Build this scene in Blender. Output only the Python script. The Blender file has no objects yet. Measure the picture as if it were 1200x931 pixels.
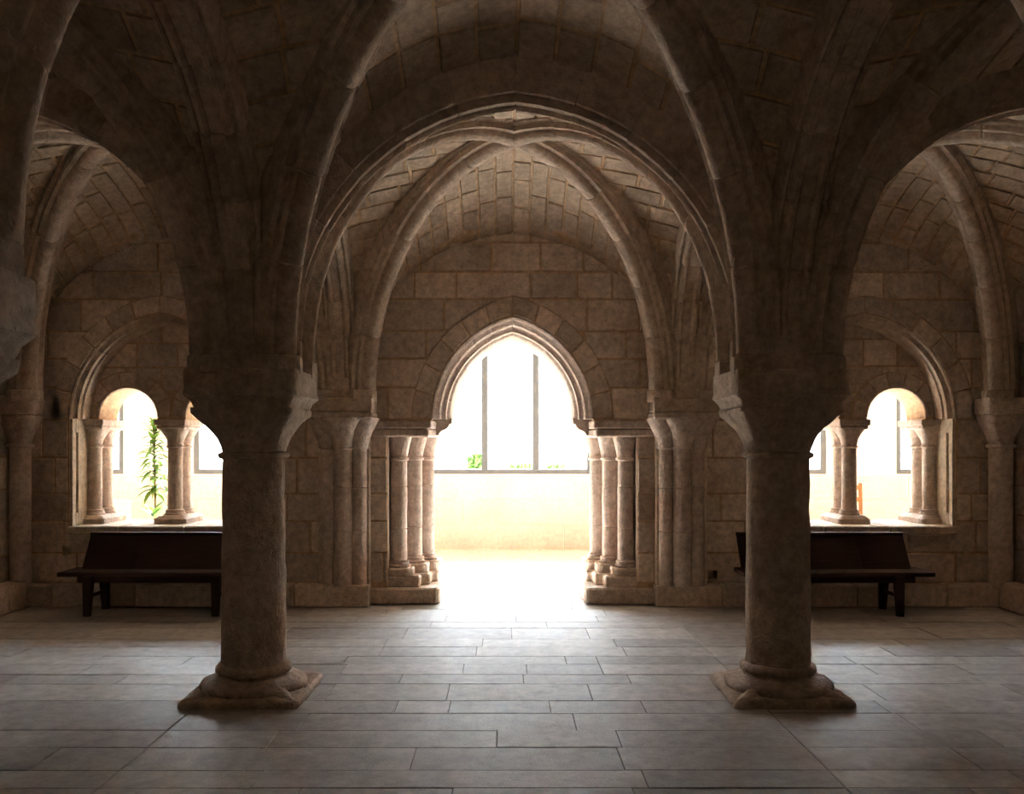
import bpy, bmesh, math, random
from math import pi, sin, cos, sqrt, atan2, acos
from mathutils import Vector, Matrix, noise
from mathutils.geometry import delaunay_2d_cdt
random.seed(7)
scene = bpy.context.scene
COL = scene.collection

# ------------------------------------------------------------------ camera
CAMX, CAMZ, FPX = -0.075, 1.6, 1050.0
cam_d = bpy.data.cameras.new('camera'); cam = bpy.data.objects.new('camera', cam_d); COL.objects.link(cam)
cam.location = (CAMX, 0, CAMZ); cam.rotation_euler = (pi/2, 0, 0)
cam_d.sensor_fit = 'HORIZONTAL'; cam_d.sensor_width = 36; cam_d.lens = FPX/1200*36
cam_d.shift_x = 8/1200; cam_d.shift_y = 60/1200
cam_d.clip_start = 0.02
scene.camera = cam
# ------------------------------------------------------------------ sky, sun, exposure
SKY, SUN = 125.0, 330.0
w = bpy.data.worlds.new('sky'); scene.world = w; w.use_nodes = True
bg = w.node_tree.nodes['Background']; bg.inputs[0].default_value = (0.80, 0.90, 1.0, 1); bg.inputs[1].default_value = SKY
sd = bpy.data.lights.new('sun_offscreen', 'SUN'); sun = bpy.data.objects.new('sun_offscreen', sd); COL.objects.link(sun)
sd.energy = SUN; sd.angle = 0.01; sd.color = (1.0, 0.965, 0.915)
sun.rotation_euler = Vector((-0.10, -1.0, -0.69)).to_track_quat('-Z', 'Y').to_euler()
sun.location = (5, 20, 20)
scene.view_settings.view_transform = 'Standard'; scene.view_settings.look = 'None'
scene.view_settings.exposure = -0.35; scene.view_settings.gamma = 1.0; scene.view_settings.use_curve_mapping = False
scene.cycles.max_bounces = 12; scene.cycles.diffuse_bounces = 7; scene.cycles.glossy_bounces = 4
scene.cycles.transparent_max_bounces = 16
scene.cycles.use_denoising = True
scene.cycles.caustics_reflective = False; scene.cycles.caustics_refractive = False

# ------------------------------------------------------------------ materials
def new_mat(name):
    m = bpy.data.materials.new(name); m.use_nodes = True
    return m, m.node_tree, m.node_tree.nodes['Principled BSDF']
def stone(name, col, col2, tint=0.25, scale=3.0, bump=0.35, rough=0.85, pits=0.5, spec=0.25, stain=None, grain=38.0, mottle=.32, fleck=16.0):
    m, nt, b = new_mat(name); N = nt.nodes.new; L = nt.links.new
    tc = N('ShaderNodeTexCoord'); oi = N('ShaderNodeObjectInfo')
    ad = N('ShaderNodeVectorMath'); ad.operation = 'ADD'
    L(tc.outputs['Object'], ad.inputs[0]); L(oi.outputs['Location'], ad.inputs[1])
    n1 = N('ShaderNodeTexNoise'); n1.inputs['Scale'].default_value = scale; n1.inputs['Detail'].default_value = 6; n1.inputs['Roughness'].default_value = .62
    L(ad.outputs[0], n1.inputs['Vector'])
    cr = N('ShaderNodeValToRGB'); cr.color_ramp.elements[0].position = .3; cr.color_ramp.elements[1].position = .7
    cr.color_ramp.elements[0].color = (*col2, 1); cr.color_ramp.elements[1].color = (*col, 1)
    L(n1.outputs['Fac'], cr.inputs['Fac'])
    out = cr.outputs['Color']
    if stain:
        n3 = N('ShaderNodeTexNoise'); n3.inputs['Scale'].default_value = 1.1; n3.inputs['Detail'].default_value = 4
        L(ad.outputs[0], n3.inputs['Vector'])
        r3 = N('ShaderNodeMapRange'); r3.inputs[1].default_value = .52; r3.inputs[2].default_value = .72; r3.inputs[4].default_value = .6
        L(n3.outputs['Fac'], r3.inputs[0])
        mx3 = N('ShaderNodeMix'); mx3.data_type = 'RGBA'; L(r3.outputs[0], mx3.inputs['Factor']); L(out, mx3.inputs['A']); mx3.inputs['B'].default_value = (*stain, 1)
        out = mx3.outputs['Result']
    # fine mottling and dark pits in the stone itself
    nf = N('ShaderNodeTexNoise'); nf.inputs['Scale'].default_value = fleck; nf.inputs['Detail'].default_value = 7; nf.inputs['Roughness'].default_value = .75
    L(ad.outputs[0], nf.inputs['Vector'])
    rf = N('ShaderNodeMapRange'); rf.inputs[1].default_value = .36; rf.inputs[2].default_value = .62; rf.inputs[3].default_value = 1-mottle; rf.inputs[4].default_value = 1+mottle*.45
    L(nf.outputs['Fac'], rf.inputs[0])
    vf = N('ShaderNodeVectorMath'); vf.operation = 'SCALE'; L(out, vf.inputs[0]); L(rf.outputs[0], vf.inputs['Scale'])
    out = vf.outputs[0]
    # each stone its own tone
    mr = N('ShaderNodeMapRange'); mr.inputs[3].default_value = 1 - tint; mr.inputs[4].default_value = 1 + tint*.6
    L(oi.outputs['Random'], mr.inputs[0])
    hs = N('ShaderNodeHueSaturation'); L(mr.outputs[0], hs.inputs['Value']); L(out, hs.inputs['Color'])
    L(hs.outputs['Color'], b.inputs['Base Color'])
    n2 = N('ShaderNodeTexNoise'); n2.inputs['Scale'].default_value = grain; n2.inputs['Detail'].default_value = 5; n2.inputs['Roughness'].default_value = .7
    L(ad.outputs[0], n2.inputs['Vector'])
    vo = N('ShaderNodeTexVoronoi'); vo.inputs['Scale'].default_value = 22; L(ad.outputs[0], vo.inputs['Vector'])
    pr = N('ShaderNodeMapRange'); pr.inputs[1].default_value = 0.0; pr.inputs[2].default_value = .18; pr.inputs[3].default_value = -pits; pr.inputs[4].default_value = 0
    L(vo.outputs['Distance'], pr.inputs[0])
    sm = N('ShaderNodeMath'); sm.operation = 'ADD'; L(n2.outputs['Fac'], sm.inputs[0]); L(pr.outputs[0], sm.inputs[1])
    s2 = N('ShaderNodeMath'); s2.operation = 'MULTIPLY_ADD'; s2.inputs[1].default_value = 1.6; L(n1.outputs['Fac'], s2.inputs[0]); L(sm.outputs[0], s2.inputs[2])
    bp = N('ShaderNodeBump'); bp.inputs['Strength'].default_value = bump; bp.inputs['Distance'].default_value = .02
    L(s2.outputs[0], bp.inputs['Height']); L(bp.outputs[0], b.inputs['Normal'])
    rr = N('ShaderNodeMapRange'); rr.inputs[3].default_value = rough-.12; rr.inputs[4].default_value = rough+.12; L(n1.outputs['Fac'], rr.inputs[0]); L(rr.outputs[0], b.inputs['Roughness'])
    b.inputs['Specular IOR Level'].default_value = spec
    return m
def plain(name, col, rough=.6, metal=0, spec=.15, wood=False):
    m, nt, b = new_mat(name); N = nt.nodes.new; L = nt.links.new
    tc = N('ShaderNodeTexCoord'); mp = N('ShaderNodeMapping'); L(tc.outputs['Object'], mp.inputs[0])
    mp.inputs['Scale'].default_value = (1.5, 14, 14) if wood else (6, 6, 6)
    n = N('ShaderNodeTexNoise'); n.inputs['Scale'].default_value = 3; n.inputs['Detail'].default_value = 5; L(mp.outputs[0], n.inputs['Vector'])
    cr = N('ShaderNodeValToRGB'); k = .55 if wood else .85
    cr.color_ramp.elements[0].position = .3; cr.color_ramp.elements[1].position = .7
    cr.color_ramp.elements[0].color = (*[c*k for c in col], 1); cr.color_ramp.elements[1].color = (*col, 1)
    L(n.outputs['Fac'], cr.inputs[0]); L(cr.outputs[0], b.inputs['Base Color'])
    b.inputs['Roughness'].default_value = rough; b.inputs['Metallic'].default_value = metal; b.inputs['Specular IOR Level'].default_value = spec
    return m
M = {}
M['wall'] = stone('wall_limestone', (.80, .675, .575), (.61, .49, .405), .26, 2.6, .6, stain=(.36, .25, .18))
M['mortar'] = stone('lime_mortar', (.60, .42, .27), (.46, .31, .19), 0, 7, .5)
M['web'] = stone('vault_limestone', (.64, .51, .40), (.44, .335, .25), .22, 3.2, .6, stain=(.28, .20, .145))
M['rib'] = stone('rib_limestone', (.58, .46, .37), (.40, .305, .24), .12, 3.0, .6)
M['column'] = stone('column_limestone', (.58, .46, .37), (.40, .305, .24), .10, 4.5, .8, pits=.9)
M['shaft'] = stone('jamb_limestone', (.68, .575, .51), (.50, .395, .335), .12, 3.5, .6, stain=(.42, .26, .20))
M['pale'] = stone('pale_limestone', (.72, .62, .50), (.50, .40, .30), .10, 3.0, .45)
M['floor'] = stone('paving_limestone', (.47, .432, .405), (.355, .325, .30), .22, 1.6, .22, .60, .5, .30, grain=60, mottle=.26, fleck=9)
M['joint'] = stone('paving_joint', (.27, .24, .22), (.20, .175, .155), 0, 7, .3)
M['gallery_floor'] = stone('gallery_paving', (.80, .77, .73), (.70, .67, .62), .06, 3, .15, .6)
M['render'] = stone('gallery_limewash', (.82, .78, .71), (.74, .67, .56), .05, 2.2, .25, mottle=.1)
M['parapet'] = stone('parapet_limestone', (.45, .425, .385), (.37, .34, .295), .10, 2.2, .3, mottle=.2)
M['facade'] = stone('facade_limestone', (.80, .78, .74), (.70, .67, .62), .05, 1.2, .2, mottle=.1)
M['wood'] = plain('dark_bench_wood', (.05, .024, .016), .6, wood=True)
M['chairwood'] = plain('orange_chair_wood', (.15, .055, .015), .45, wood=True)
M['doorwood'] = plain('brown_door_wood', (.28, .22, .13), .7, wood=True)
M['slate'] = plain('slate_trim', (.08, .08, .085), .7)
M['frame'] = plain('grey_painted_steel', (.085, .087, .091), .45, .0)
M['leaf'] = plain('green_leaf', (.06, .12, .015), .6)
M['leafy'] = plain('yellowing_leaf', (.10, .085, .008), .5)
M['bush'] = plain('bush_leaf', (.05, .095, .022), .7)
M['stem'] = plain('plant_stem', (.10, .08, .03), .6)
M['pot'] = plain('terracotta', (.50, .20, .10), .8)
M['soil'] = plain('soil', (.06, .04, .025), .95)
M['grass'] = plain('courtyard_gravel', (.55, .50, .42), .9)
def glass():
    m, nt, b = new_mat('clear_window_glass'); N = nt.nodes.new; L = nt.links.new
    nt.nodes.remove(b); o = nt.nodes['Material Output']
    t = N('ShaderNodeBsdfTransparent'); t.inputs[0].default_value = (.95, .97, .97, 1)
    g = N('ShaderNodeBsdfGlossy'); g.inputs['Roughness'].default_value = .02; f = N('ShaderNodeFresnel'); f.inputs[0].default_value = 1.45
    mx = N('ShaderNodeMixShader'); L(f.outputs[0], mx.inputs[0]); L(t.outputs[0], mx.inputs[1]); L(g.outputs[0], mx.inputs[2]); L(mx.outputs[0], o.inputs[0])
    return m
M['glass'] = glass()

# ------------------------------------------------------------------ helpers
def link(name, data, mat=None, parent=None):
    o = bpy.data.objects.new(name, data); COL.objects.link(o)
    if mat is not None and data is not None and not data.materials: data.materials.append(M[mat])
    if parent is not None:
        o.parent = parent
        if data is not None and parent.type == 'EMPTY' and parent.get('_w'): o.location = -Vector(parent['_w'])
    return o
def mesh(name, v, f, smooth=False):
    me = bpy.data.meshes.new(name); me.from_pydata([tuple(p) for p in v], [], f); me.update()
    if smooth: me.polygons.foreach_set('use_smooth', [True]*len(me.polygons))
    return me
def bm_mesh(name, bm, smooth=False):
    bmesh.ops.recalc_face_normals(bm, faces=bm.faces)
    me = bpy.data.meshes.new(name); bm.to_mesh(me); bm.free()
    if smooth: me.polygons.foreach_set('use_smooth', [True]*len(me.polygons))
    return me
def tag(o, label, cat=None, group=None, kind=None):
    o['label'] = label
    if cat: o['category'] = cat
    if group: o['group'] = group
    if kind: o['kind'] = kind
    return o
def empty(name, loc, label, cat, group=None, kind=None, world=True):
    """a thing's root; world=True: its parts' meshes are given in world coordinates"""
    o = bpy.data.objects.new(name, None); COL.objects.link(o); o.location = loc; o.empty_display_size = .1
    if world: o['_w'] = tuple(loc)
    return tag(o, label, cat, group, kind)
def copy_tree(o, parent=None):
    c = o.copy(); COL.objects.link(c); c.parent = parent
    for ch in list(o.children): copy_tree(ch, c)
    return c
def add_box(bm, x0, x1, y0, y1, z0, z1, bevel=0.0):
    vs = [bm.verts.new((x, y, z)) for z in (z0, z1) for y in (y0, y1) for x in (x0, x1)]
    fs = [bm.faces.new([vs[i] for i in q]) for q in ((0,2,3,1),(4,5,7,6),(0,1,5,4),(2,6,7,3),(0,4,6,2),(1,3,7,5))]
    if bevel:
        es = list({e for f in fs for e in f.edges})
        bmesh.ops.bevel(bm, geom=es, offset=bevel, segments=1, affect='EDGES', clamp_overlap=True)
def box(name, mat, parent, x0, x1, y0, y1, z0, z1, bevel=.006):
    bm = bmesh.new(); add_box(bm, min(x0,x1), max(x0,x1), y0, y1, z0, z1, bevel)
    return link(name, bm_mesh(name, bm), mat, parent)
def rough(v, amp, sc, seed=0):
    o = Vector((seed*7.3, seed*3.1, 0))
    return v + noise.noise_vector(v*sc + o)*amp + noise.noise_vector(v*sc*3.1 + o)*amp*.4
def loft(secs, n=40, cx=0, cy=0, cap=True, amp=0, sc=5, seed=0, ay=1.0):
    """secs: (z, half width, exponent) super-elliptic sections, round at 2 and square at 10"""
    v, f = [], []
    for z, h, p in secs:
        for k in range(n):
            a = 2*pi*(k+.5)/n; c, s = cos(a), sin(a)
            r = h/((abs(c)**p + abs(s)**p)**(1/p))
            q = Vector((cx + r*c, cy + r*s*ay, z))
            v.append(rough(q, amp, sc, seed) if amp else q)
    for i in range(len(secs)-1):
        for k in range(n):
            a, b = i*n+k, i*n+(k+1) % n
            f.append((a, b, b+n, a+n))
    if cap:
        f.append(tuple(range(n-1, -1, -1))); f.append(tuple(range((len(secs)-1)*n, len(secs)*n)))
    return v, f
def loft_obj(name, mat, parent, secs, smooth=True, **k):
    v, f = loft(secs, **k); me = mesh(name, v, f, smooth)
    try: me.set_sharp_from_angle(angle=.75)
    except Exception: pass
    return link(name, me, mat, parent)
def drums(z0, z1, r, joints):
    """shaft sections with a shallow groove at every joint between its drums"""
    zs = [(z0+(z1-z0)*k/10, r) for k in range(11)]
    zs = [q for q in zs if all(abs(q[0]-j) > .03 for j in joints)]
    for j in joints: zs += [(j-.009, r), (j-.003, r-.007), (j+.003, r-.007), (j+.009, r)]
    return [(z, q, 2) for z, q in sorted(zs)]
def pip(p, poly):
    x, y = p; c = False; n = len(poly)
    for i in range(n):
        x1, y1 = poly[i]; x2, y2 = poly[(i+1) % n]
        if (y1 > y) != (y2 > y) and x < (x2-x1)*(y-y1)/(y2-y1)+x1: c = not c
    return c
def region_faces(outer, holes):
    vs, es = [], []
    for poly in [outer]+list(holes):
        b = len(vs); vs += [Vector(p) for p in poly]
        es += [(b+i, b+(i+1) % len(poly)) for i in range(len(poly))]
    r = delaunay_2d_cdt(vs, es, [], 0, 1e-5)
    tri = []
    for f in r[2]:
        c = sum((r[0][i] for i in f), Vector((0, 0)))/len(f)
        if pip(c, outer) and not any(pip(c, h) for h in holes): tri.append(f)
    return r[0], tri
def extrude_region(name, outer, holes, y0, y1, mat, parent=None):
    """polygon in the XZ plane with holes, given thickness y0..y1"""
    vs, tri = region_faces(outer, holes)
    bm = bmesh.new(); bv = [bm.verts.new((p[0], y0, p[1])) for p in vs]
    fs = [bm.faces.new([bv[i] for i in t]) for t in tri]
    r = bmesh.ops.extrude_face_region(bm, geom=fs)
    bmesh.ops.translate(bm, verts=[e for e in r['geom'] if isinstance(e, bmesh.types.BMVert)], vec=(0, y1-y0, 0))
    bmesh.ops.delete(bm, geom=[v for v in bm.verts if not v.link_faces], context='VERTS')
    return link(name, bm_mesh(name, bm), mat, parent)
def stone_pieces(rect, holes):
    """rectangle minus the holes: list of bmeshes in the plane, one per connected piece"""
    x0, x1, z0, z1 = rect
    outer = [(x0, z0), (x1, z0), (x1, z1), (x0, z1)]
    near = [h for h in holes if max(p[0] for p in h) > x0 and min(p[0] for p in h) < x1 and max(p[1] for p in h) > z0 and min(p[1] for p in h) < z1]
    if not near: return [[[Vector(p) for p in outer]]]
    vs, tri = region_faces(outer, near)
    adj = {}
    for t, f in enumerate(tri):
        for i in range(3):
            adj.setdefault(frozenset((f[i], f[(i+1) % 3])), []).append(t)
    seen, out = set(), []
    for t in range(len(tri)):
        if t in seen: continue
        st, comp = [t], []
        seen.add(t)
        while st:
            a = st.pop(); comp.append(a)
            for i in range(3):
                for b in adj[frozenset((tri[a][i], tri[a][(i+1) % 3]))]:
                    if b not in seen: seen.add(b); st.append(b)
        out.append([[vs[i] for i in tri[a]] for a in comp])
    return out
def plate(polys, proud, to3, inset=.006):
    """a stone's face: pillow-edged plate standing proud; to3 maps (u, v, out) to 3D"""
    bm = bmesh.new(); cache = {}
    def V(p):
        k = (round(p[0], 5), round(p[1], 5))
        if k not in cache: cache[k] = bm.verts.new((p[0], p[1], 0))
        return cache[k]
    fs = []
    for poly in polys:
        ids = [V(p) for p in poly]
        if len(set(ids)) < 3: continue
        try: fs.append(bm.faces.new(ids))
        except ValueError: pass
    if not fs: bm.free(); return None
    area = sum(f.calc_area() for f in fs)
    if area < .004: bm.free(); return None
    if len(fs) > 1: fs = bmesh.ops.dissolve_faces(bm, faces=fs)['region']
    bmesh.ops.recalc_face_normals(bm, faces=bm.faces)
    for f in bm.faces:
        if f.normal.z < 0: f.normal_flip()
    bmesh.ops.inset_region(bm, faces=list(bm.faces), thickness=inset, depth=0, use_even_offset=True, use_boundary=True)
    inner = [f for f in bm.faces if all(not e.is_boundary for e in f.edges)]
    vin = {v for v in bm.verts if not v.is_boundary}
    t1, t2 = random.uniform(-.004, .004), random.uniform(-.004, .004)
    for v in bm.verts:
        v.co = Vector(to3(v.co.x, v.co.y, proud + (t1 if v.co.x > 0 else t2) if v in vin else -.004))
    me = bpy.data.meshes.new('ashlar'); bmesh.ops.triangulate(bm, faces=[f for f in bm.faces if len(f.verts) > 4]); bm.to_mesh(me); bm.free()
    return me
def ashlar(parent, x0, x1, z0, z1, holes, to3, name='ashlar', mat='wall', hmin=.27, hmax=.39, wmin=.36, wmax=.85, proud=.013, gap=.008, skip=None):
    z = z0
    while z < z1-.05:
        h = min(random.uniform(hmin, hmax), z1-z)
        if z1-z-h < .12: h = z1-z
        x = x0 - random.uniform(0, .4)
        while x < x1-.02:
            wd = random.uniform(wmin, wmax)
            a, b = max(x, x0), min(x+wd, x1)
            if x1-b < .12: b = x1; wd = x1-x
            if b-a > .04 and not (skip and skip((a+b)/2, z+h/2, a, b, z, z+h)):
                for pc in stone_pieces((a+gap, b-gap, z+gap, z+h-gap), holes):
                    me = plate(pc, proud*random.uniform(.6, 1.4), to3)
                    if me: link(name, me, mat, parent)
            x += wd
        z += h
def arch_pts(cx, half, zs, c, n=14, z0=None):
    """closed outline of a pointed arch opening with straight jambs down to z0"""
    R = half+c; th0 = acos(-c/R); pts = []
    for i in range(n+1):
        th = pi - (pi-th0)*i/n; pts.append((cx + c + R*cos(th), zs + R*sin(th)))
    pts += [(2*cx - x, z) for x, z in reversed(pts[:-1])]
    if z0 is not None: pts = [(cx-half, z0)]+pts+[(cx+half, z0)]
    return pts
# pointed arch swept with a profile, cut into voussoirs
def sweep_arch(parent, A, B, inset, zc, c, profile, nv, z0, plain_profile=None, mat='rib', name='voussoir', wob=.004, sub=3, jt=.006):
    A, B = Vector((*A, 0)), Vector((*B, 0)); mid = (A+B)/2; L = (B-A).length/2; d = (B-A).normalized(); wdir = Vector((-d.y, d.x, 0))
    H = L-inset; R = H+c; th0 = acos(max(-1, min(1, -c/R)))
    up = Vector((0, 0, 1))
    def half(sgn):
        def at(t, nn):                     # t<0: stilt below the springing
            if t < 0:
                return mid + d*(sgn*-(H+nn)) + up*(zc + t)
            th = pi-(pi-acos(max(-1, min(1, -c/(R+nn)))))*t      # every fibre ends on the crown line
            return mid + d*(sgn*c) + up*zc + (d*(sgn*cos(th)) + up*sin(th))*(R+nn)
        cuts = ([z0-zc] if z0 < zc-.01 else []) + [i/nv for i in range(nv+1)]
        for i in range(len(cuts)-1):
            t0, t1 = cuts[i], cuts[i+1]
            j0 = random.uniform(-.15, .15)/nv if i > 1 else 0
            prof = plain_profile if (plain_profile and i == 0 and cuts[0] < 0) else profile
            e = .010/(R*(pi-th0)) if t0 >= 0 else .010
            ks = 2 if t0 < 0 else sub
            ts = [t0, t0+e]+[t0+(t1-t0)*k/ks for k in range(1, ks)]+[t1-e, t1]
            dn = random.uniform(-wob, wob); dw = random.uniform(-wob, wob)
            v, f = [], []; m = len(prof)
            for q, t in enumerate(ts):
                endr = q in (0, len(ts)-1) and not (q and t > .999 and i == len(cuts)-2 and c == 0)
                for (wv, nn) in prof:
                    k = jt if endr else 0
                    ww = wv - (k if wv > 0 else -k if wv < 0 else 0)
                    v.append(at(t, nn+k+dn) + wdir*(ww+dw))
            for q in range(len(ts)-1):
                for k in range(m):
                    a, b = q*m+k, q*m+(k+1) % m
                    f.append((a, b, b+m, a+m))
            f.append(tuple(range(m))); f.append(tuple(range((len(ts)-1)*m, len(ts)*m)))
            bm = bmesh.new(); bv = [bm.verts.new(x) for x in v]
            for q in f:
                bm.faces.new([bv[x] for x in q])
            me = bm_mesh(name, bm, True)
            try: me.set_sharp_from_angle(angle=.6)
            except Exception: pass
            link(name, me, mat, parent)
    half(1); half(-1)
def sym(p): return p + [(-a, b) for a, b in reversed(p) if a != 0]
TRANS = sym([(-.15, .38), (-.15, .065), (-.145, .048), (-.13, .04), (-.118, .046), (-.112, .062), (-.102, .058), (-.094, .02), (-.082, .003), (-.062, .0), (-.046, .01), (-.038, .026)])
TRANS_PLAIN = sym([(-.15, .38), (-.15, .045), (-.11, .008), (-.05, .0)])
DIAG = sym([(-.15, .46), (-.15, .13), (-.12, .115), (-.115, .075), (-.085, .07)] + [(.078*cos(a), .075+.075*sin(a)) for a in [pi+.1+ (pi/2-.1)*k/4 for k in range(5)]][:4] + [(0, 0)])
DIAG_PLAIN = sym([(-.15, .46), (-.15, .10), (-.08, .02), (0, .0)])

# ------------------------------------------------------------------ layout
Y0, Y1, Y2, Y3 = 9.18, 5.85, 2.30, -1.10       # portal wall, free columns, near columns, wall behind the camera
XW = 5.08
NX = {Y0: [-XW, -1.71, 1.71, XW], Y1: [-XW, -1.715, 1.705, XW], Y2: [-XW, -1.79, 1.88, XW], Y3: [-XW, -1.79, 1.88, XW]}
NY = [Y0, Y1, Y2, Y3]
WIN = 3.61                                     # window centre from the axis
PLANT, CHAIR = 'potted plant side', 'wooden chair side'
def side_of(x): return PLANT if x < 0 else CHAIR

# portal wall -------------------------------------------------------
WT = 10.05
portal_up = arch_pts(0, .83, 1.9, .2555, 14)
portal_hole = [(-1.28, -.05), (-1.28, 1.80), (-.83, 1.80)] + portal_up + [(.83, 1.80), (1.28, 1.80), (1.28, -.05)]
win_hole = {s: arch_pts(s*WIN, .93, 1.905, .16, 14, .73) for s in (-1, 1)}
PUTLOG = ((-4.57, .55, .045), (2.05, .30, .045))
put_sq = [[(x-r, z-r), (x+r, z-r), (x+r, z+r), (x-r, z+r)] for x, z, r in PUTLOG]
wall_far = extrude_region('wall_far', [(-12, -.05), (-1.28, -.05)] + portal_hole[1:-1] + [(1.28, -.05), (12, -.05), (12, 5), (-12, 5)], [win_hole[-1], win_hole[1]] + put_sq, Y0, WT, 'mortar')
tag(wall_far, 'limestone ashlar wall with the portal and two twin windows', kind='structure')
ring_p = arch_pts(0, 1.03, 1.9, .2555, 14, 1.87)
ring_w = {s: arch_pts(s*WIN, 1.11, 1.905, .16, 14, 1.905) for s in (-1, 1)}
jambs = [[(-1.285, -.1), (1.285, -.1), (1.285, 1.9), (-1.285, 1.9)]]
holes = put_sq + jambs + [ring_p] + list(ring_w.values()) + [arch_pts(s*WIN, .945, 1.905, .16, 14, .715) for s in (-1, 1)]
def web_top(x):
    i = 0 if x < -1.71 else 1 if x < 1.71 else 2
    a, b = NX[Y0][i], NX[Y0][i+1]
    s = abs((x-(a+b)/2)/((b-a)/2)); return g_edge(s, (b-a)/2, .865)
def g_edge(s, L, k=1.0):
    H = L-.10; c = .14; R = H+c; x = s*L
    return 2.20 + (.10 + sqrt(max(0, R*R-(min(x, H)+c)**2)))*k - (.10*max(0, (x-H))/.10)*k
ashlar(wall_far, -XW, XW, .22, 3.95, holes, lambda u, v, o: (u, Y0-o, v), skip=lambda cx, cz, a, b, c, d: c > max(web_top(a+.05), web_top(b-.05), web_top(cx))+.05)
def ring_blocks(parent, cx, r0, r1, zs, c, nb, y, mat='wall', name='voussoir', a_lo=0.0, proud=.02):
    for s in (1, -1):
        for i in range(nb):
            R0, R1 = r0+c, r1+c
            pts = []
            for R, seq in ((R0, (0, .5, 1)), (R1, (1, .5, 0))):
                th0 = acos(-c/R)
                for q in seq:
                    t = (i+q)/nb; t = a_lo+(1-a_lo)*t; th = pi-(pi-th0)*t
                    pts.append(Vector((cx + s*(c + R*cos(th)), zs + R*sin(th))))
            ctr = sum(pts, Vector((0, 0)))/6
            pts = [ctr+(p-ctr)*.965 for p in pts]
            me = plate([pts], proud*random.uniform(.6, 1.3), lambda u, v, o: (u, y-o, v), .006)
            if me: link(name, me, mat, parent)
ring_blocks(wall_far, 0, .84, 1.03, 1.9, .2555, 6, Y0, proud=.012)
for s in (-1, 1): ring_blocks(wall_far, s*WIN, .94, 1.11, 1.905, .16, 6, Y0, proud=.012)
# stone closing the back of each small putlog recess
for x, z, r in PUTLOG:
    bm = bmesh.new(); add_box(bm, x-r-.01, x+r+.01, Y0+.16, WT-.05, z-r-.01, z+r+.01, .004)
    link('putlog_stone', bm_mesh('putlog_stone', bm), 'wall', wall_far)
# other walls, and the added slab that keeps sky light out
for s, nm in ((-1, 'wall_left'), (1, 'wall_right')):
    bm = bmesh.new(); add_box(bm, min(s*XW, s*6), max(s*XW, s*6), Y3-.5, Y0+.3, -.05, 5)
    wo = link(nm, bm_mesh(nm, bm), 'mortar'); tag(wo, 'limestone side wall of the room on the %s' % side_of(s), kind='structure')
    ashlar(wo, 3.2, Y0, .25, 2.9, [], (lambda u, v, o: (-XW+o, u, v)) if s < 0 else (lambda u, v, o: (XW-o, u, v)))
bm = bmesh.new(); add_box(bm, -6, 6, Y3-.5, Y3, -.05, 5)
tag(link('wall_back', bm_mesh('wall_back', bm), 'wall'), 'limestone wall closing the room opposite the portal', kind='structure')
bm = bmesh.new(); add_box(bm, -12, 12, Y3-.5, WT, 4.9, 5.2)  # unseen slab, added so no sky light leaks past the web edges
tag(link('ceiling', bm_mesh('ceiling', bm), 'mortar'), 'unseen roof slab above the rib vaults, added to block sky light', kind='structure')

# floor ------------------------------------------------------------
bm = bmesh.new(); add_box(bm, -6, 6, Y3-.5, WT+.15, -.3, -.008)
floor = link('floor', bm_mesh('floor', bm), 'joint'); tag(floor, 'worn limestone paving of the vaulted room', kind='structure')
rows = [9.2, 8.88, 8.55, 8.25, 7.98, 7.52, 7.21, 6.89, 6.63, 6.33, 6.08, 5.68, 5.41, 5.08, 4.79, 4.45, 4.22, 3.85, 3.5]
fixed = {6.08: [-.45, .48], 5.68: [-.75, -.42, .2, .78], 5.41: [.33], 5.08: [-.12, .55], 6.33: [-.8, 0.05], 6.63: [-.38, .08, .62], 6.89: [.38, .62], 4.79: [-.55, .52], 4.45: [.6], 8.25: [-.75, 0.3]}
def slab(x0, x1, y0, y1):
    g = .0016; t = random.uniform(-.0025, .0012)
    v, b = [], .003
    for (ins, z) in ((g, -.03), (g, t-.004), (g+b, t)):
        v += [(x0+ins, y0+ins, z), (x1-ins, y0+ins, z), (x1-ins, y1-ins, z), (x0+ins, y1-ins, z)]
    f = [(8, 9, 10, 11)] + [(r*4+i, r*4+(i+1) % 4, r*4+4+(i+1) % 4, r*4+4+i) for r in (0, 1) for i in range(4)]
    link('paving_slab', mesh('paving_slab', v, f), 'floor', floor)
for i in range(len(rows)-1):
    y1_, y0_ = rows[i], rows[i+1]
    lim = min(4.86, .62*y1_+.55)
    cuts = [-lim, -1.99, 1.53, lim] + fixed.get(rows[i], [])
    for a, b in ((-lim, -1.99), (-1.99, 1.53), (1.53, lim)):
        if a == -1.99 and rows[i] in fixed:
            fx = sorted(fixed[rows[i]])
            if fx[0] - a > 1.35: cuts.append(a + random.uniform(.5, .8))
            if b - fx[-1] > 1.3: cuts.append(fx[-1] + random.uniform(.5, .75))
            continue
        x = a + random.uniform(.5, 1.1)
        while x < b-.35: cuts.append(x); x += random.uniform(.65, 1.25)
    cuts = sorted(set(cuts))
    for a, b in zip(cuts, cuts[1:]):
        if b-a > .02: slab(a, b, y0_, y1_)
slab(-5.2, 5.2, Y3-.1, 3.5)
for a, b in ((9.2, 9.62), (9.62, 10.15)):
    for x0, x1 in ((-1.5, -.3), (-.3, .55), (.55, 1.5)) if a < 9.5 else ((-1.5, .1), (.1, 1.5)): slab(x0, x1, a, b)

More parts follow.
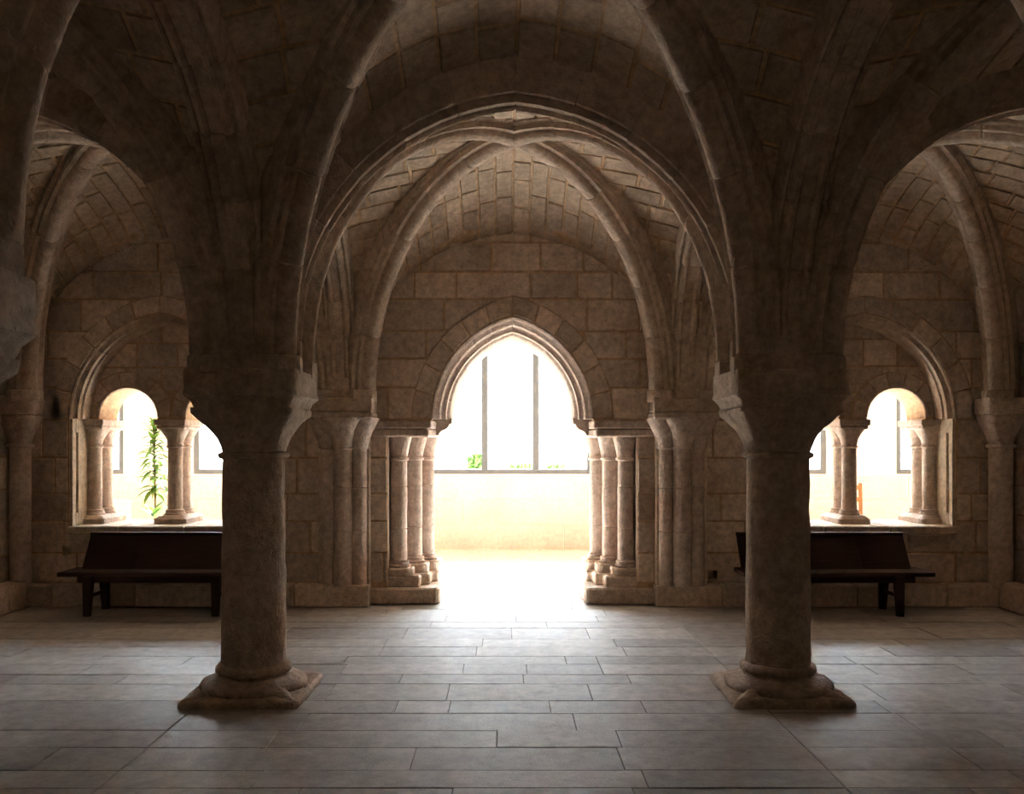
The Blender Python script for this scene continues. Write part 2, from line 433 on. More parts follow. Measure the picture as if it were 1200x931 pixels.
# vault webs -------------------------------------------------------
def bay(ix, iy, stones):
    ya, yb = NY[iy+1], NY[iy]                      # near, far
    P = {(-1, -1): Vector((NX[ya][ix], ya)), (1, -1): Vector((NX[ya][ix+1], ya)), (-1, 1): Vector((NX[yb][ix], yb)), (1, 1): Vector((NX[yb][ix+1], yb))}
    def xy(xi, et):
        return sum((P[a, b]*((1+a*xi)*(1+b*et)/4) for a in (-1, 1) for b in (-1, 1)), Vector((0, 0)))
    edge = {'N': (P[-1, 1], P[1, 1]), 'S': (P[-1, -1], P[1, -1]), 'W': (P[-1, -1], P[-1, 1]), 'E': (P[1, -1], P[1, 1])}
    Ls = {k: (b-a).length/2 for k, (a, b) in edge.items()}
    kk = {k: 1.0 for k in edge}
    if iy == 0: kk['N'] = .865
    if ix == 0: kk['W'] = .92
    if ix == 2: kk['E'] = .92
    def d(v): return sum(g_edge(v, Ls[k]) for k in edge)/4 + .26*(1-v*v)
    def pt(cell, s, v, off=0):
        s = max(-v, min(v, s))
        z = g_edge(abs(s), Ls[cell], kk[cell]) + d(v) - g_edge(v, Ls[cell], kk[cell])
        q = {'N': (s, v), 'S': (-s, -v), 'E': (v, -s), 'W': (-v, s)}[cell]
        p = xy(*q); return Vector((p.x, p.y, z))
    def ptn(cell, s, v, off):
        p = pt(cell, s, v); e = .01
        v = min(v, .985)
        du = pt(cell, s+e, max(v, min(1, abs(s)+2*e))) - pt(cell, s-e, max(v, min(1, abs(s)+2*e))); dv = pt(cell, s, v+e) - pt(cell, s, v-e)
        n = du.cross(dv)
        n = n.normalized() if n.length > 1e-9 else Vector((0, 0, 1))
        if n.z < 0: n = -n
        return p - n*off
    # spacing of the courses: equal arc length along the boundary arch
    def courses(L, n):
        S = [i/400 for i in range(401)]; acc = [0]
        for a, b in zip(S, S[1:]): acc.append(acc[-1] + sqrt(((b-a)*L)**2 + (g_edge(b, L)-g_edge(a, L))**2))
        out = []; j = 0
        for i in range(n+1):
            t = acc[-1]*i/n
            while j < 400 and acc[j] < t: j += 1
            out.append(S[j])
        return out
    root = None
    v, f = [], []
    NS, NV = 2*(stones or 10), 12
    for cell in 'NSEW':
        cs = courses(Ls[cell], NS//2); ss = [-x for x in reversed(cs[1:])] + cs
        b = len(v)
        for s in ss:
            for j in range(NV+1):
                vv = abs(s) + (1-abs(s))*j/NV
                v.append(pt(cell, s, vv))
        for i in range(len(ss)-1):
            for j in range(NV):
                a = b+i*(NV+1)+j; f.append((a, a+1, a+NV+2, a+NV+1))
    me = mesh('ceiling', v, f, True)
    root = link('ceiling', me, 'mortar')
    where = {0: 'beside the portal wall', 1: 'between the free-standing columns and the near columns', 2: 'over the end away from the portal'}[iy]
    tag(root, '%s rib vault web %s' % (('middle aisle',)[0] if ix == 1 else side_of(ix-1), where), kind='structure')
    if not stones: return
    n = stones
    for cell in 'NSEW':
        if iy == 1 and cell == 'S' : continue
        if ix == 0 and iy == 1 and cell == 'W': continue
        if ix == 2 and iy == 1 and cell == 'E': continue
        cs = courses(Ls[cell], n)
        for sg in (1, -1):
            for i in range(n):
                s0, s1 = cs[i], cs[i+1]
                if s0 > .90: continue
                s1 = min(s1, .97)
                Ln = (1-s0)*Ls['E' if cell in 'NS' else 'N']
                k = max(1, round(Ln/random.uniform(.32, .5)))
                cutv = [0]+[(q+random.uniform(-.2, .2))/k for q in range(1, k)]+[1]
                for t0, t1 in zip(cutv, cutv[1:]):
                    va, vb = s0+(1-s0)*t0, s0+(1-s0)*t1
                    if vb-s0 < .02: continue
                    mid_s = (s0+s1)/2; gp = .009
                    hh = random.uniform(.010, .018)
                    gs = gp/ max(.1, (pt(cell, s1, 1)-pt(cell, s0, 1)).length)
                    gt = gp/ max(.05, (vb-max(va, mid_s))*1.7)
                    vv, ff = [], []
                    U = [gs, gs+.02/.22*.35, .5, 1-gs-.02/.22*.35, 1-gs]; T = [gt, gt*2.2, .5, 1-gt*2.2, 1-gt]
                    for a_, uu in enumerate(U):
                        s = s0+(s1-s0)*uu
                        for b_, tt in enumerate(T):
                            lo = max(va, s); hi = max(vb, s+.001)
                            q = lo+(hi-lo)*tt
                            ed = a_ in (0, 4) or b_ in (0, 4)
                            vv.append(ptn(cell, sg*s, min(q, .999), -.002 if ed else hh))
                    for a_ in range(4):
                        for b_ in range(4):
                            z = a_*5+b_; ff.append((z, z+1, z+6, z+5))
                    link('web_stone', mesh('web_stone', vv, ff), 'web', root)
for iy in range(3):
    for ix in range(3):
        bay(ix, iy, {0: 16, 1: 11, 2: 0}[iy])

# transverse arches, longitudinal arches, diagonal ribs -------------
ROW = {Y1: 'the free-standing columns', Y2: 'the near columns'}
def arch(name, A, B, label, cat, inset, zc, c, prof, pl, nv, group=None):
    m = ((A[0]+B[0])/2, (A[1]+B[1])/2, 2.05)
    r = empty(name, m, label, None, None, 'structure')
    sweep_arch(r, A, B, inset, zc, c, prof, nv, 2.06, pl)
for y, rw in ((Y1, 'level with the free-standing columns'), (Y2, 'level with the near columns')):
    for i in range(3):
        lab = ('moulded pointed arch joining the two columns, %s' % rw) if i == 1 else ('moulded pointed arch from column to side wall, %s, %s' % (side_of(i-1), rw))
        A, B = (NX[y][i], y), (NX[y][i+1], y)
        arch('transverse_arch', A, B, lab, 'arch', .30, 2.30, .125, TRANS, TRANS_PLAIN, 6, 'transverse arches of the vault')
for j in range(2):
    for i in (1, 2):
        A, B = (NX[NY[j+1]][i], NY[j+1]), (NX[NY[j]][i], NY[j])
        arch('longitudinal_arch', A, B, 'arch from free-standing column to %s, %s' % ('portal wall' if j == 0 else 'near column', side_of(i-1.5)), 'arch', .30, 2.30, .125, TRANS, TRANS_PLAIN, 6, 'longitudinal arches of the vault')
for j in range(2):
    for i in range(3):
        c00, c10 = (NX[NY[j+1]][i], NY[j+1]), (NX[NY[j+1]][i+1], NY[j+1]); c01, c11 = (NX[NY[j]][i], NY[j]), (NX[NY[j]][i+1], NY[j])
        bayn = ('middle' if i == 1 else 'plant-side' if i == 0 else 'chair-side') + (' vault beside the portal wall' if j == 0 else ' vault nearer than the free-standing columns')
        for A, B, w_ in ((c00, c11, 'towards the chair-side corner'), (c10, c01, 'towards the plant-side corner')):
            arch('diagonal_rib', A, B, 'roll-moulded diagonal rib of %s, running %s' % (bayn, w_), 'rib', .44, 2.18, 0.0, DIAG, DIAG_PLAIN, 6, 'diagonal ribs of the vault')

# free-standing columns ---------------------------------------------
def column(x, y, label, seed):
    r = empty('stone_column', (x, y, 0), label, 'column', world=False)
    a = dict(amp=.012, sc=6, seed=seed)
    pln = loft_obj('plinth', 'column', r, [(0, .372, 24), (.012, .375, 24), (.035, .372, 24), (.048, .362, 20), (.052, .34, 16)], n=96, amp=.012, sc=7, seed=seed)
    for ax in (-1, 1):
        for ay_ in (-1, 1):
            v, f = [], []
            for q, (dd, hw, hz) in enumerate(((.20, .075, .125), (.285, .07, .118), (.35, .055, .09), (.42, .042, .068), (.475, .03, .054), (.495, .012, .045))):
                for k in range(7):
                    a = pi*k/6; off = hw*cos(a); h_ = .03+(hz-.03)*sin(a)**.8
                    p = Vector(((dd-0)*.7071*ax - off*.7071*ay_, dd*.7071*ay_ + off*.7071*ax, h_))
                    v.append(rough(p, .008, 9, seed))
            for q in range(5):
                for k in range(6): a = q*7+k; f.append((a, a+1, a+8, a+7))
            f.append(tuple(range(35, 42)))
            bm = bmesh.new(); bv = [bm.verts.new(p) for p in v]
            for q in f: bm.faces.new([bv[x] for x in q])
            link('corner_claw', bm_mesh('corner_claw', bm, True), 'column', pln)
    loft_obj('lower_torus', 'column', r, [(.04, .325, 2), (.055, .342, 2), (.075, .345, 2), (.095, .335, 2), (.108, .312, 2), (.118, .28, 2), (.13, .25, 2), (.135, .22, 2)], n=64, amp=.009, sc=8, seed=seed)
    loft_obj('base_torus', 'column', r, [(.12, .25, 2), (.135, .225, 2), (.145, .222, 2), (.152, .232, 2), (.165, .243, 2), (.185, .243, 2), (.20, .232, 2), (.21, .21, 2)], n=48, amp=.007, sc=7, seed=seed)
    sh = [(.18+ (1.54-.18)*k/16, .208-.014*k/16, 2) for k in range(17)]
    loft_obj('shaft', 'column', r, sh, n=40, amp=.009, sc=9, seed=seed+1)
    cp = loft_obj('capital', 'column', r, [(1.57, .200, 2), (1.60, .205, 2.1), (1.66, .222, 2.8), (1.72, .25, 4), (1.77, .277, 7), (1.80, .30, 12), (1.82, .315, 18), (1.855, .318, 20)], n=96, amp=.011, sc=7, seed=seed+2)
    loft_obj('necking_ring', 'column', cp, [(1.53, .19, 2), (1.537, .216, 2), (1.55, .226, 2), (1.565, .224, 2), (1.578, .20, 2)], n=40, amp=.005, sc=8, seed=seed)
    loft_obj('impost_block', 'column', r, [(1.85, .302, 24), (1.86, .305, 24), (1.895, .318, 24), (1.925, .345, 24), (1.93, .352, 24), (1.945, .352, 24), (1.965, .345, 24), (2.02, .348, 24), (2.085, .348, 24), (2.092, .342, 24)], n=96, amp=.008, sc=6, seed=seed+3)
    return r
column(NX[Y1][1], Y1, 'stout limestone column with square capital, potted plant side, clear of the walls', 3)
column(NX[Y1][2], Y1, 'stout worn limestone column with chipped edge, wooden chair side, clear of the walls', 8)
column(NX[Y2][1], Y2, 'near limestone column cut off by the shot, only its dark capital showing, plant side', 13)
column(NX[Y2][2], Y2, 'near limestone column, wooden chair side, carrying the near arches', 17)

# responds on the portal wall ---------------------------------------
def respond(x, label):
    r = empty('engaged_column_cluster', (x, Y0, 0), label, 'column', 'column clusters against the portal wall', world=False)
    box('backing_strip', 'wall', r, -.26, .26, -.09, .01, .22, 1.9)
    s = 1
    for dx, dy, rad, sd_ in ((-.155, -.09, .078, 1), (0, -.14, .094, 2), (.152, -.09, .080, 3)):
        q = loft_obj('shaft', 'shaft', r, drums(.21, 1.61, rad, (.76, 1.20)), n=24, cx=dx, cy=dy, amp=.005, sc=8, seed=sd_+x)
        loft_obj('necking', 'shaft', q, [(1.585, rad, 2), (1.595, rad+.018, 2), (1.61, rad+.02, 2), (1.625, rad, 2)], n=24, cx=dx, cy=dy, amp=.004, seed=sd_)
        loft_obj('bell', 'shaft', q, [(1.61, rad, 2), (1.68, rad+.012, 2.1), (1.76, rad+.04, 2.6), (1.83, rad+.075, 3.5), (1.88, rad+.105, 5), (1.90, rad+.11, 6)], n=32, cx=dx*1.1, cy=dy-.02, amp=.005, sc=6, seed=sd_+2)
    ab = box('abacus', 'shaft', r, -.33, .33, -.345, .01, 1.885, 1.965, .02)
    box('springing_block', 'rib', r, -.325, .325, -.345, .01, 1.96, 2.10, .012)
    return r
respond(-1.71, 'cluster of engaged shafts with flared capital between portal and plant-side window')
respond(1.715, 'cluster of engaged shafts with flared capital between portal and chair-side window')
def corner_shaft(x, rad, label):
    s = -1 if x < 0 else 1
    r = empty('corner_column', (x, Y0-.14, 0), label, 'column', 'engaged shafts in the far corners', world=False)
    loft_obj('shaft', 'shaft', r, [(.2+1.42*k/10, rad, 2) for k in range(11)], n=28, amp=.005, sc=7, seed=x)
    loft_obj('necking', 'shaft', r, [(1.60, rad, 2), (1.61, rad+.025, 2), (1.635, rad+.027, 2), (1.65, rad, 2)], n=28)
    loft_obj('capital', 'shaft', r, [(1.64, rad, 2), (1.70, rad+.012, 2.4), (1.78, rad+.035, 3.4), (1.86, rad+.06, 6), (1.92, rad+.075, 8), (1.925, rad+.075, 8)], n=40, amp=.006, sc=8, seed=x)
    loft_obj('abacus', 'shaft', r, [(1.92, rad+.06, 10), (1.94, rad+.085, 10), (2.0, rad+.09, 10), (2.1, rad+.085, 10)], n=40, amp=.005, seed=x)
corner_shaft(-4.965, .10, 'single engaged shaft in the corner beyond the plant-side window')
corner_shaft(4.925, .112, 'single engaged shaft in the corner beyond the chair-side window')

# socle along the portal wall and stone benches along the side walls
for s in (-1, 1):
    so = empty('baseboard_far', (s*3.2, Y0, 0), 'low stone socle along the foot of the portal wall, %s' % side_of(s), None, kind='structure')
    x = 1.44
    while x < XW-.1:
        x2 = min(x+random.uniform(.55, .95), XW)
        if XW-x2 < .3: x2 = XW
        box('socle_stone', 'wall', so, s*(x+.003), s*(x2-.003), 9.0+random.uniform(-.01, .01), Y0+.01, 0, .22+random.uniform(-.006, .006), .014)
        x = x2
    be = empty('stone_bench', (s*4.97, 5, 0), 'low stone bench running along the side wall, %s' % side_of(s), 'bench')
    y = 2.6
    while y < 8.99:
        y2 = min(y+random.uniform(.6, .95), 9.0)
        if 9.0-y2 < .3: y2 = 9.0
        box('bench_stone', 'wall', be, s*(4.86+random.uniform(-.012, .012)), s*(XW-.013), y+.003, y2-.003, 0, .265+random.uniform(-.008, .008), .016)
        y = y2

# portal -----------------------------------------------------------
door = empty('door_1', (0, 9.6, 0), 'pointed limestone portal with three shafts on each jamb', None, kind='structure')
ARCHI = [(-.44, .185), (-.44, .165), (-.425, .145), (-.40, .148), (-.38, .135), (-.365, .10), (-.34, .085), (-.30, .088), (-.285, .075), (-.275, .04), (-.25, .03), (-.215, .032), (-.20, .012), (-.18, .0), (.42, 0), (.42, .185)]
ro = empty('tmp', (0, 0, 0), '', None)
def portal_arch():
    A, B = (-1.0, 9.62), (1.0, 9.62)
    # the wall plane is at w = -.44; d runs along +X so the width axis points to +Y
    sweep_arch(door, A, B, 1-.655, 1.9, .2555, ARCHI, 6, 1.9, None, 'shaft', 'voussoir', .001, 4, .002)
portal_arch()
bpy.data.objects.remove(ro)
def prism(name, mat, parent, plan, z0, z1, bev=.006):
    bm = bmesh.new(); b = [bm.verts.new((x, y, z0)) for x, y in plan]
    f = bm.faces.new(b); r = bmesh.ops.extrude_face_region(bm, geom=[f])
    bmesh.ops.translate(bm, verts=[e for e in r['geom'] if isinstance(e, bmesh.types.BMVert)], vec=(0, 0, z1-z0))
    if bev: bmesh.ops.bevel(bm, geom=list(bm.edges), offset=bev, segments=1, affect='EDGES', clamp_overlap=True)
    return link(name, bm_mesh(name, bm), mat, parent)
for s in (-1, 1):
    plan = [(-1.30, 9.19), (-1.275, 9.19), (-1.275, 9.46), (-1.15, 9.46), (-1.15, 9.70), (-1.02, 9.70), (-1.02, 9.95), (-.90, 9.95), (-.90, 10.06), (-1.30, 10.06)]
    zc = [.2, .53, 1.0, 1.38, 1.74]
    for a, b in zip(zc, zc[1:]): prism('jamb_stone', 'shaft', door, [(-s*x, y) for x, y in plan], a, b, .006)
    # coursed flat pilaster beside the jamb is the wall; plinth steps
    prism('plinth', 'wall', door, [(s*x, y) for x, y in ((1.46, 9.12), (1.46, 10.1), (.765, 10.2), (.735, 10.1), (.745, 9.22), (.765, 9.15), (1.36, 9.13))], 0, .17, .02)
    prism('plinth_step', 'wall', door, [(s*x, y) for x, y in ((1.44, 9.2), (1.44, 10.1), (.79, 10.12), (.79, 9.62), (.86, 9.60), (.86, 9.38), (.95, 9.36), (.95, 9.2))], .165, .285, .018)
    for (sx, sy, hb) in ((1.19, 9.37, .36), (1.055, 9.61, .375), (.945, 9.86, .38)):
        prism('shaft_plinth', 'wall', door, [(s*(sx+.17), sy-.17), (s*(sx+.17), sy+.19), (s*(sx-.165), sy+.19), (s*(sx-.165), sy-.12), (s*(sx-.11), sy-.17)], .275, hb, .014)
        rad = .09
        js = loft_obj('jamb_shaft', 'shaft', door, drums(hb, 1.49, rad, (.76, 1.20)), n=28, cx=s*sx, cy=sy, amp=.004, sc=8, seed=sx*s)
        loft_obj('base', 'shaft', js, [(hb-.005, .118, 2), (hb+.02, .125, 2), (hb+.035, .105, 2), (hb+.05, .108, 2), (hb+.062, .112, 2), (hb+.075, .09, 2)], n=28, cx=s*sx, cy=sy, amp=.006, sc=9)
        loft_obj('capital', 'shaft', js, [(1.465, .09, 2), (1.475, .108, 2), (1.495, .11, 2), (1.505, .094, 2), (1.55, .103, 2.1), (1.62, .118, 2.5), (1.68, .13, 3.2), (1.725, .135, 4)], n=32, cx=s*sx, cy=sy, amp=.004, sc=8)
    prism('abacus', 'shaft', door, [(s*x, y) for x, y in ((1.47, 9.13), (1.47, 10.05), (.80, 10.05), (.80, 9.42), (.84, 9.30), (.855, 9.13))], 1.715, 1.80, .014)
    prism('abacus_upper', 'shaft', door, [(s*x, y) for x, y in ((1.47, 9.10), (1.47, 10.05), (.80, 10.05), (.80, 9.42), (.83, 9.10))], 1.80, 1.885, .012)
    # moulded impost under the inner order
    prof = [(.86, 1.735), (.78, 1.735), (.765, 1.765), (.74, 1.785), (.70, 1.80), (.675, 1.825), (.665, 1.85), (.64, 1.86), (.635, 1.912), (.86, 1.912)]
    extrude_region('inner_impost', [(s*x, z) for x, z in prof], [], 9.42, 10.04, 'shaft', door)

# twin windows -----------------------------------------------------
def window(s, idx):
    cx = s*WIN
    wd = empty('window_%d' % idx, (cx, Y0, .8), 'twin round-arched window on paired colonnettes, %s' % side_of(s), None, kind='structure')
    # moulded enclosing arch
    pr = [(-.165, .10), (-.165, .075), (-.15, .06), (-.13, .062), (-.115, .05), (-.10, .02), (-.07, .012), (-.045, .018), (-.03, .0), (.19, 0), (.19, .10)]
    sweep_arch(wd, (cx-1, Y0+.165), (cx+1, Y0+.165), 1-.855, 1.905, .16, pr, 6, 1.905, None, 'rib', 'voussoir', .001, 4, .003)
    # tympanum
    Yt, Yb = 9.50, 9.96
    out = arch_pts(cx, .90, 1.905, .16, 14)
    def semi(c, r, n=16, zs=1.925): return [(c + r*cos(pi*k/n), zs + r*sin(pi*k/n)) for k in range(n+1)]   # right to left
    poly = [(cx-.90, 1.89)] + out + [(cx+.90, 1.89)]
    low = [(cx+.46+.31, 1.89)] + semi(cx+.46, .31) + [(cx+.46-.31, 1.89), (cx-.46+.31, 1.89)] + semi(cx-.46, .31) + [(cx-.46-.31, 1.89)]
    poly = poly + low
    extrude_region('tympanum', poly, [], Yt, Yb, 'mortar', wd)
    sub = [semi(cx+o, .335, 16) + [(cx+o-.335, 1.85), (cx+o+.335, 1.85)] for o in (-.46, .46)]
    hol = sub + [[(-20, 0), (20, 0), (20, 1.905), (-20, 1.905)]]
    big = arch_pts(cx, .86, 1.905, .16, 14, 1.9)
    # facing stones of the tympanum, kept inside the big arch by an outside frame of four hole pieces
    fr = [big[0]] + big + [big[-1]]
    frame_l = [(cx-2, 1.8)] + [(x, z) for x, z in big if x <= cx+1e-6] + [(cx, 4.2), (cx-2, 4.2)]
    frame_r = [(cx+2, 1.8), (cx+2, 4.2), (cx, 4.2)] + [(x, z) for x, z in big if x >= cx-1e-6]
    vr = [semi(cx+o, .49, 16, 1.925) + [(cx+o-.49, 1.85), (cx+o+.49, 1.85)] for o in (-.46, .46)]
    ashlar(wd, cx-.86, cx+.86, 1.905, 3.0, sub + vr + [frame_l, frame_r], lambda u, v, o: (u, Yt-o, v), name='tympanum_stone', hmin=.24, hmax=.32, wmin=.32, wmax=.6, proud=.01)
    for o in (-.46, .46):
        for k in range(7):
            a0, a1 = pi*k/7+.012, pi*(k+1)/7-.012
            pts = [Vector((cx+o+.337*cos(a), 1.925+.337*sin(a))) for a in (a0, (a0+a1)/2, a1)] + [Vector((cx+o+.48*cos(a), 1.925+.48*sin(a))) for a in (a1, (a0+a1)/2, a0)]
            if k in (0, 6): pts = [Vector((min(max(p.x, cx-.86), cx+.86) if (p.x-cx)*o > 0 else (max(p.x, cx+.01) if o > 0 else min(p.x, cx-.01)), p.y)) for p in pts]
            if (pts[0]-pts[-1]).length < .03 or (pts[2]-pts[3]).length < .03: continue
            me = plate([pts], .012, lambda u, v, q: (u, Yt-q, v), .005)
            if me: link('voussoir', me, 'wall', wd)
        # thin roll round the small arch
        rp = [(-.02, .03)] + [(.012*cos(a)-.012, .016+.016*sin(a)) for a in (pi, pi*1.25, pi*1.5, pi*1.75, 2*pi)] + [(.10, .008), (.10, .03)]
        sweep_arch(wd, (cx+o-1, Yt), (cx+o+1, Yt), 1-.308, 1.925, 0.0, rp, 1, 1.925, None, 'shaft', 'hood_roll', 0, 14)
    # jambs with a stopped groove
    for q in (-1, 1):
        xo, xi = cx+q*.945, cx+q*.905
        bm = bmesh.new()
        for a, b, c_, d_ in ((9.195, 9.27, .80, 1.90), (9.325, 9.52, .80, 1.90), (9.27, 9.325, .80, .93), (9.27, 9.325, 1.76, 1.90)):
            add_box(bm, min(xo, xi), max(xo, xi), a, b, c_, d_, .004)
        add_box(bm, min(xo, xi), max(xo, xi), 9.52, 10.04, .80, 1.90, .004)
        link('jamb', bm_mesh('jamb', bm), 'pale', wd)
    # sill
    for a, b in ((-1.0, -.42), (-.42, .25), (.25, 1.0)):
        box('sill_stone', 'pale', wd, max(cx-.945, cx+a+.003), min(cx+.945, cx+b-.003), 9.15, 10.08, .715, .80, .012)
    # colonnettes
    for q, dx in ((0, 0.0), (-1, -.865), (1, .865)):
        x = cx+dx
        cl = loft_obj('colonnette_plinth', 'shaft', wd, [(.80, .17, 20), (.85, .17, 20), (.885, .13, 8), (.89, .11, 3)], n=64, cx=x, cy=9.60, amp=.006, sc=9, seed=x)
        if q: cl2 = None
        loft_obj('colonnette_plinth', 'shaft', wd, [(.80, .165, 20), (.85, .165, 20), (.885, .125, 8), (.89, .11, 3)], n=64, cx=x, cy=9.86, amp=.006, sc=9, seed=x+1)
        for y in (9.60, 9.86):
            c_ = loft_obj('colonnette', 'shaft', wd, [(.93+.70*k/8, .077-.002*k/8, 2) for k in range(9)], n=24, cx=x, cy=y, amp=.003, sc=8, seed=x+y)
            loft_obj('base', 'shaft', c_, [(.88, .105, 2), (.90, .112, 2), (.915, .10, 2), (.925, .098, 2), (.94, .098, 2), (.95, .078, 2)], n=24, cx=x, cy=y)
            loft_obj('capital', 'shaft', c_, [(1.60, .076, 2), (1.61, .092, 2), (1.625, .092, 2), (1.635, .079, 2), (1.69, .088, 2.2), (1.75, .112, 3.2), (1.79, .128, 5), (1.805, .13, 6)], n=32, cx=x, cy=y, amp=.003, sc=9)
        box('abacus', 'shaft', wd, x-.15, x+.15, 9.45, 10.0, 1.80, 1.845, .012)
        box('abacus', 'shaft', wd, x-.165, x+.165, 9.43, 10.02, 1.84, 1.905, .008)
    return wd
window(-1, 1); window(1, 2)

# wooden benches ---------------------------------------------------
def bench(x0, x1, b0, b1, l0, l1, label):
    r = empty('wooden_bench', ((x0+x1)/2, 8.72, 0), label, 'bench', 'dark wooden benches')
    box('seat', 'wood', r, x0, x1, 8.52, 8.92, .375, .415, .006)
    box('apron', 'wood', r, b0+.05, b1-.05, 8.57, 8.60, .31, .378, .004)
    # leaning back panel of two boards
    for k, (a, b) in enumerate(((b0, b0+.48), (b0+.484, b1)) if b0 < 0 else ((b0, b1-.48), (b1-.476, b1))):
        bm = bmesh.new(); add_box(bm, a, b, -.015, .015, 0, .405, .004)
        bmesh.ops.rotate(bm, verts=bm.verts, cent=(0, 0, 0), matrix=Matrix.Rotation(-.55, 3, 'X'))
        bmesh.ops.translate(bm, verts=bm.verts, vec=(0, 8.78, .405))
        link('backrest_board', bm_mesh('backrest_board', bm), 'wood', r)
    bm = bmesh.new(); add_box(bm, b0-.004, b1+.004, 8.955, 8.997, .728, .758, .004); link('top_rail', bm_mesh('top_rail', bm), 'wood', r)
    for x in (l0, l1):
        for y, t in ((8.55, -.03), (8.88, .04)):
            v = []
            for z, w_, dy in ((0, .028, t), (.38, .042, 0)):
                v += [(x-w_, y-w_+dy, z), (x+w_, y-w_+dy, z), (x+w_, y+w_+dy, z), (x-w_, y+w_+dy, z)]
            link('leg', mesh('leg', v, [(3, 2, 1, 0), (4, 5, 6, 7)]+[(i, (i+1) % 4, 4+(i+1) % 4, 4+i) for i in range(4)]), 'wood', r)
        box('brace', 'wood', r, x-.012, x+.012, 8.55, 8.90, .17, .20, .003)
bench(-4.34, -2.46, -4.22, -2.50, -4.05, -2.83, 'dark wooden bench with leaning back under the plant-side window')
bench(2.20, 4.02, 2.24, 3.90, 2.50, 3.68, 'dark wooden bench with leaning back under the chair-side window')

# ------------------------------------------------------------------ gallery outside
GY = 14.2
bm = bmesh.new(); add_box(bm, -12, 12, WT+.15, GY+.45, -.3, -.01)
gf = link('floor', bm_mesh('floor', bm), 'gallery_floor'); tag(gf, 'sunlit pale paving of the gallery outside the portal', kind='structure')
pier = [-9.28, -5.57, -1.86, 1.86, 5.57, 9.28]
gw = extrude_region('wall_gallery', [(-12, -.05), (12, -.05), (12, 4.4), (-12, 4.4)], [[(a+.555, 1.19), (b-.555, 1.19), (b-.555, 3.55), (a+.555, 3.55)] for a, b in zip(pier, pier[1:])], GY, GY+.35, 'render')
tag(gw, 'pale limewashed gallery wall with low parapet under the glazing', kind='structure')
for s in (-1, 1):
    bm = bmesh.new(); add_box(bm, min(s*12, s*12.3), max(s*12, s*12.3), WT-.3, GY+.35, -.05, 4.4)
    tag(link('wall_gallery_end', bm_mesh('wall_gallery_end', bm), 'render'), 'pale end wall closing the gallery, %s' % side_of(s), kind='structure')
bm = bmesh.new(); add_box(bm, -12.3, 12.3, WT-.05, GY+.6, 3.75, 3.95)
tag(link('ceiling_gallery', bm_mesh('ceiling_gallery', bm), 'render'), 'pale flat ceiling of the gallery', kind='structure')
# parapet courses
for k, (x0, x1) in enumerate(zip([-6.5+1.05*i for i in range(13)], [-6.5+1.05*(i+1) for i in range(13)])):
    for z0, z1, o in ((0, .40, 0), (.40, .80, .5), (.80, 1.17, .2)):
        me = plate([[Vector(p) for p in ((x0+o+.006, z0+.006), (x1+o-.006, z0+.006), (x1+o-.006, z1-.006), (x0+o+.006, z1-.006))]], .012, lambda u, v, q: (u, GY-q, v))
        link('parapet_block', me, 'parapet', gw)
for i, (a, b) in enumerate(zip(pier, pier[1:])):
    x0, x1 = a+.555, b-.555; y = GY+.05
    wn = empty('window_%d' % (i+3), ((x0+x1)/2, y, 1.19), ['grey steel glazing of the gallery, outermost on the plant side', 'grey steel gallery glazing seen through the plant-side window', 'grey steel gallery glazing with two mullions facing the portal', 'grey steel gallery glazing seen through the chair-side window', 'grey steel glazing of the gallery, outermost on the chair side'][i], None, kind='structure')
    box('frame_bottom', 'frame', wn, x0, x1, y-.03, y+.05, 1.185, 1.265, .004)
    box('frame_top', 'frame', wn, x0, x1, y-.03, y+.05, 3.47, 3.555, .004)
    mid = (x0+x1)/2
    xs = [x0, x0+.08, mid-.45, mid-.35, mid+.36, mid+.46, x1-.08, x1]
    for p, q in ((0, 1), (6, 7)): box('frame_side', 'frame', wn, xs[p], xs[q], y-.03, y+.05, 1.26, 3.475, .004)
    if i == 2:
        for p, q in ((2, 3), (4, 5)): box('mullion', 'frame', wn, xs[p], xs[q], y-.03, y+.05, 1.26, 3.475, .004)
        panes = [(xs[1], xs[2]), (xs[3], xs[4]), (xs[5], xs[6])]
    else:
        box('mullion', 'frame', wn, mid-.05, mid+.05, y-.03, y+.05, 1.26, 3.475, .004)
        panes = [(xs[1], mid-.05), (mid+.05, xs[6])]
    for p, q in panes:
        box('pane', 'glass', wn, p-.005, q+.005, y+.006, y+.012, 1.255, 3.48, 0)
# courtyard
bm = bmesh.new(); add_box(bm, -30, 30, GY+.3, 45, -.5, -.06)
tag(link('ground', bm_mesh('ground', bm), 'grass'), 'pale gravel ground of the courtyard beyond the glazing', kind='structure')
FY = 30.0
def fx(u): return (u-592)/(FPX/FY)+CAMX
arcs = [-11.2, -5.6, .25, 5.6, 11.2]
fh = [arch_pts(x, .82, 3.35, 0, 14, 0) for x in arcs] + [[(x-.5, 5.0), (x+.5, 5.0), (x+.5, 6.4), (x-.5, 6.4)] for x in arcs]
fb = empty('facade_building', (0, FY, -.06), 'pale stone building with arched doorways across the courtyard', 'building')
extrude_region('wall', [(-16, -.06), (16, -.06), (16, 7.6), (-16, 7.6)], fh, FY, FY+.5, 'facade', fb)
box('back_wall', 'facade', fb, -16, 16, FY+.9, FY+1.1, -.06, 7.6)
box('roof', 'pot', fb, -16.4, 16.4, FY-.5, FY+1.4, 7.58, 7.8)
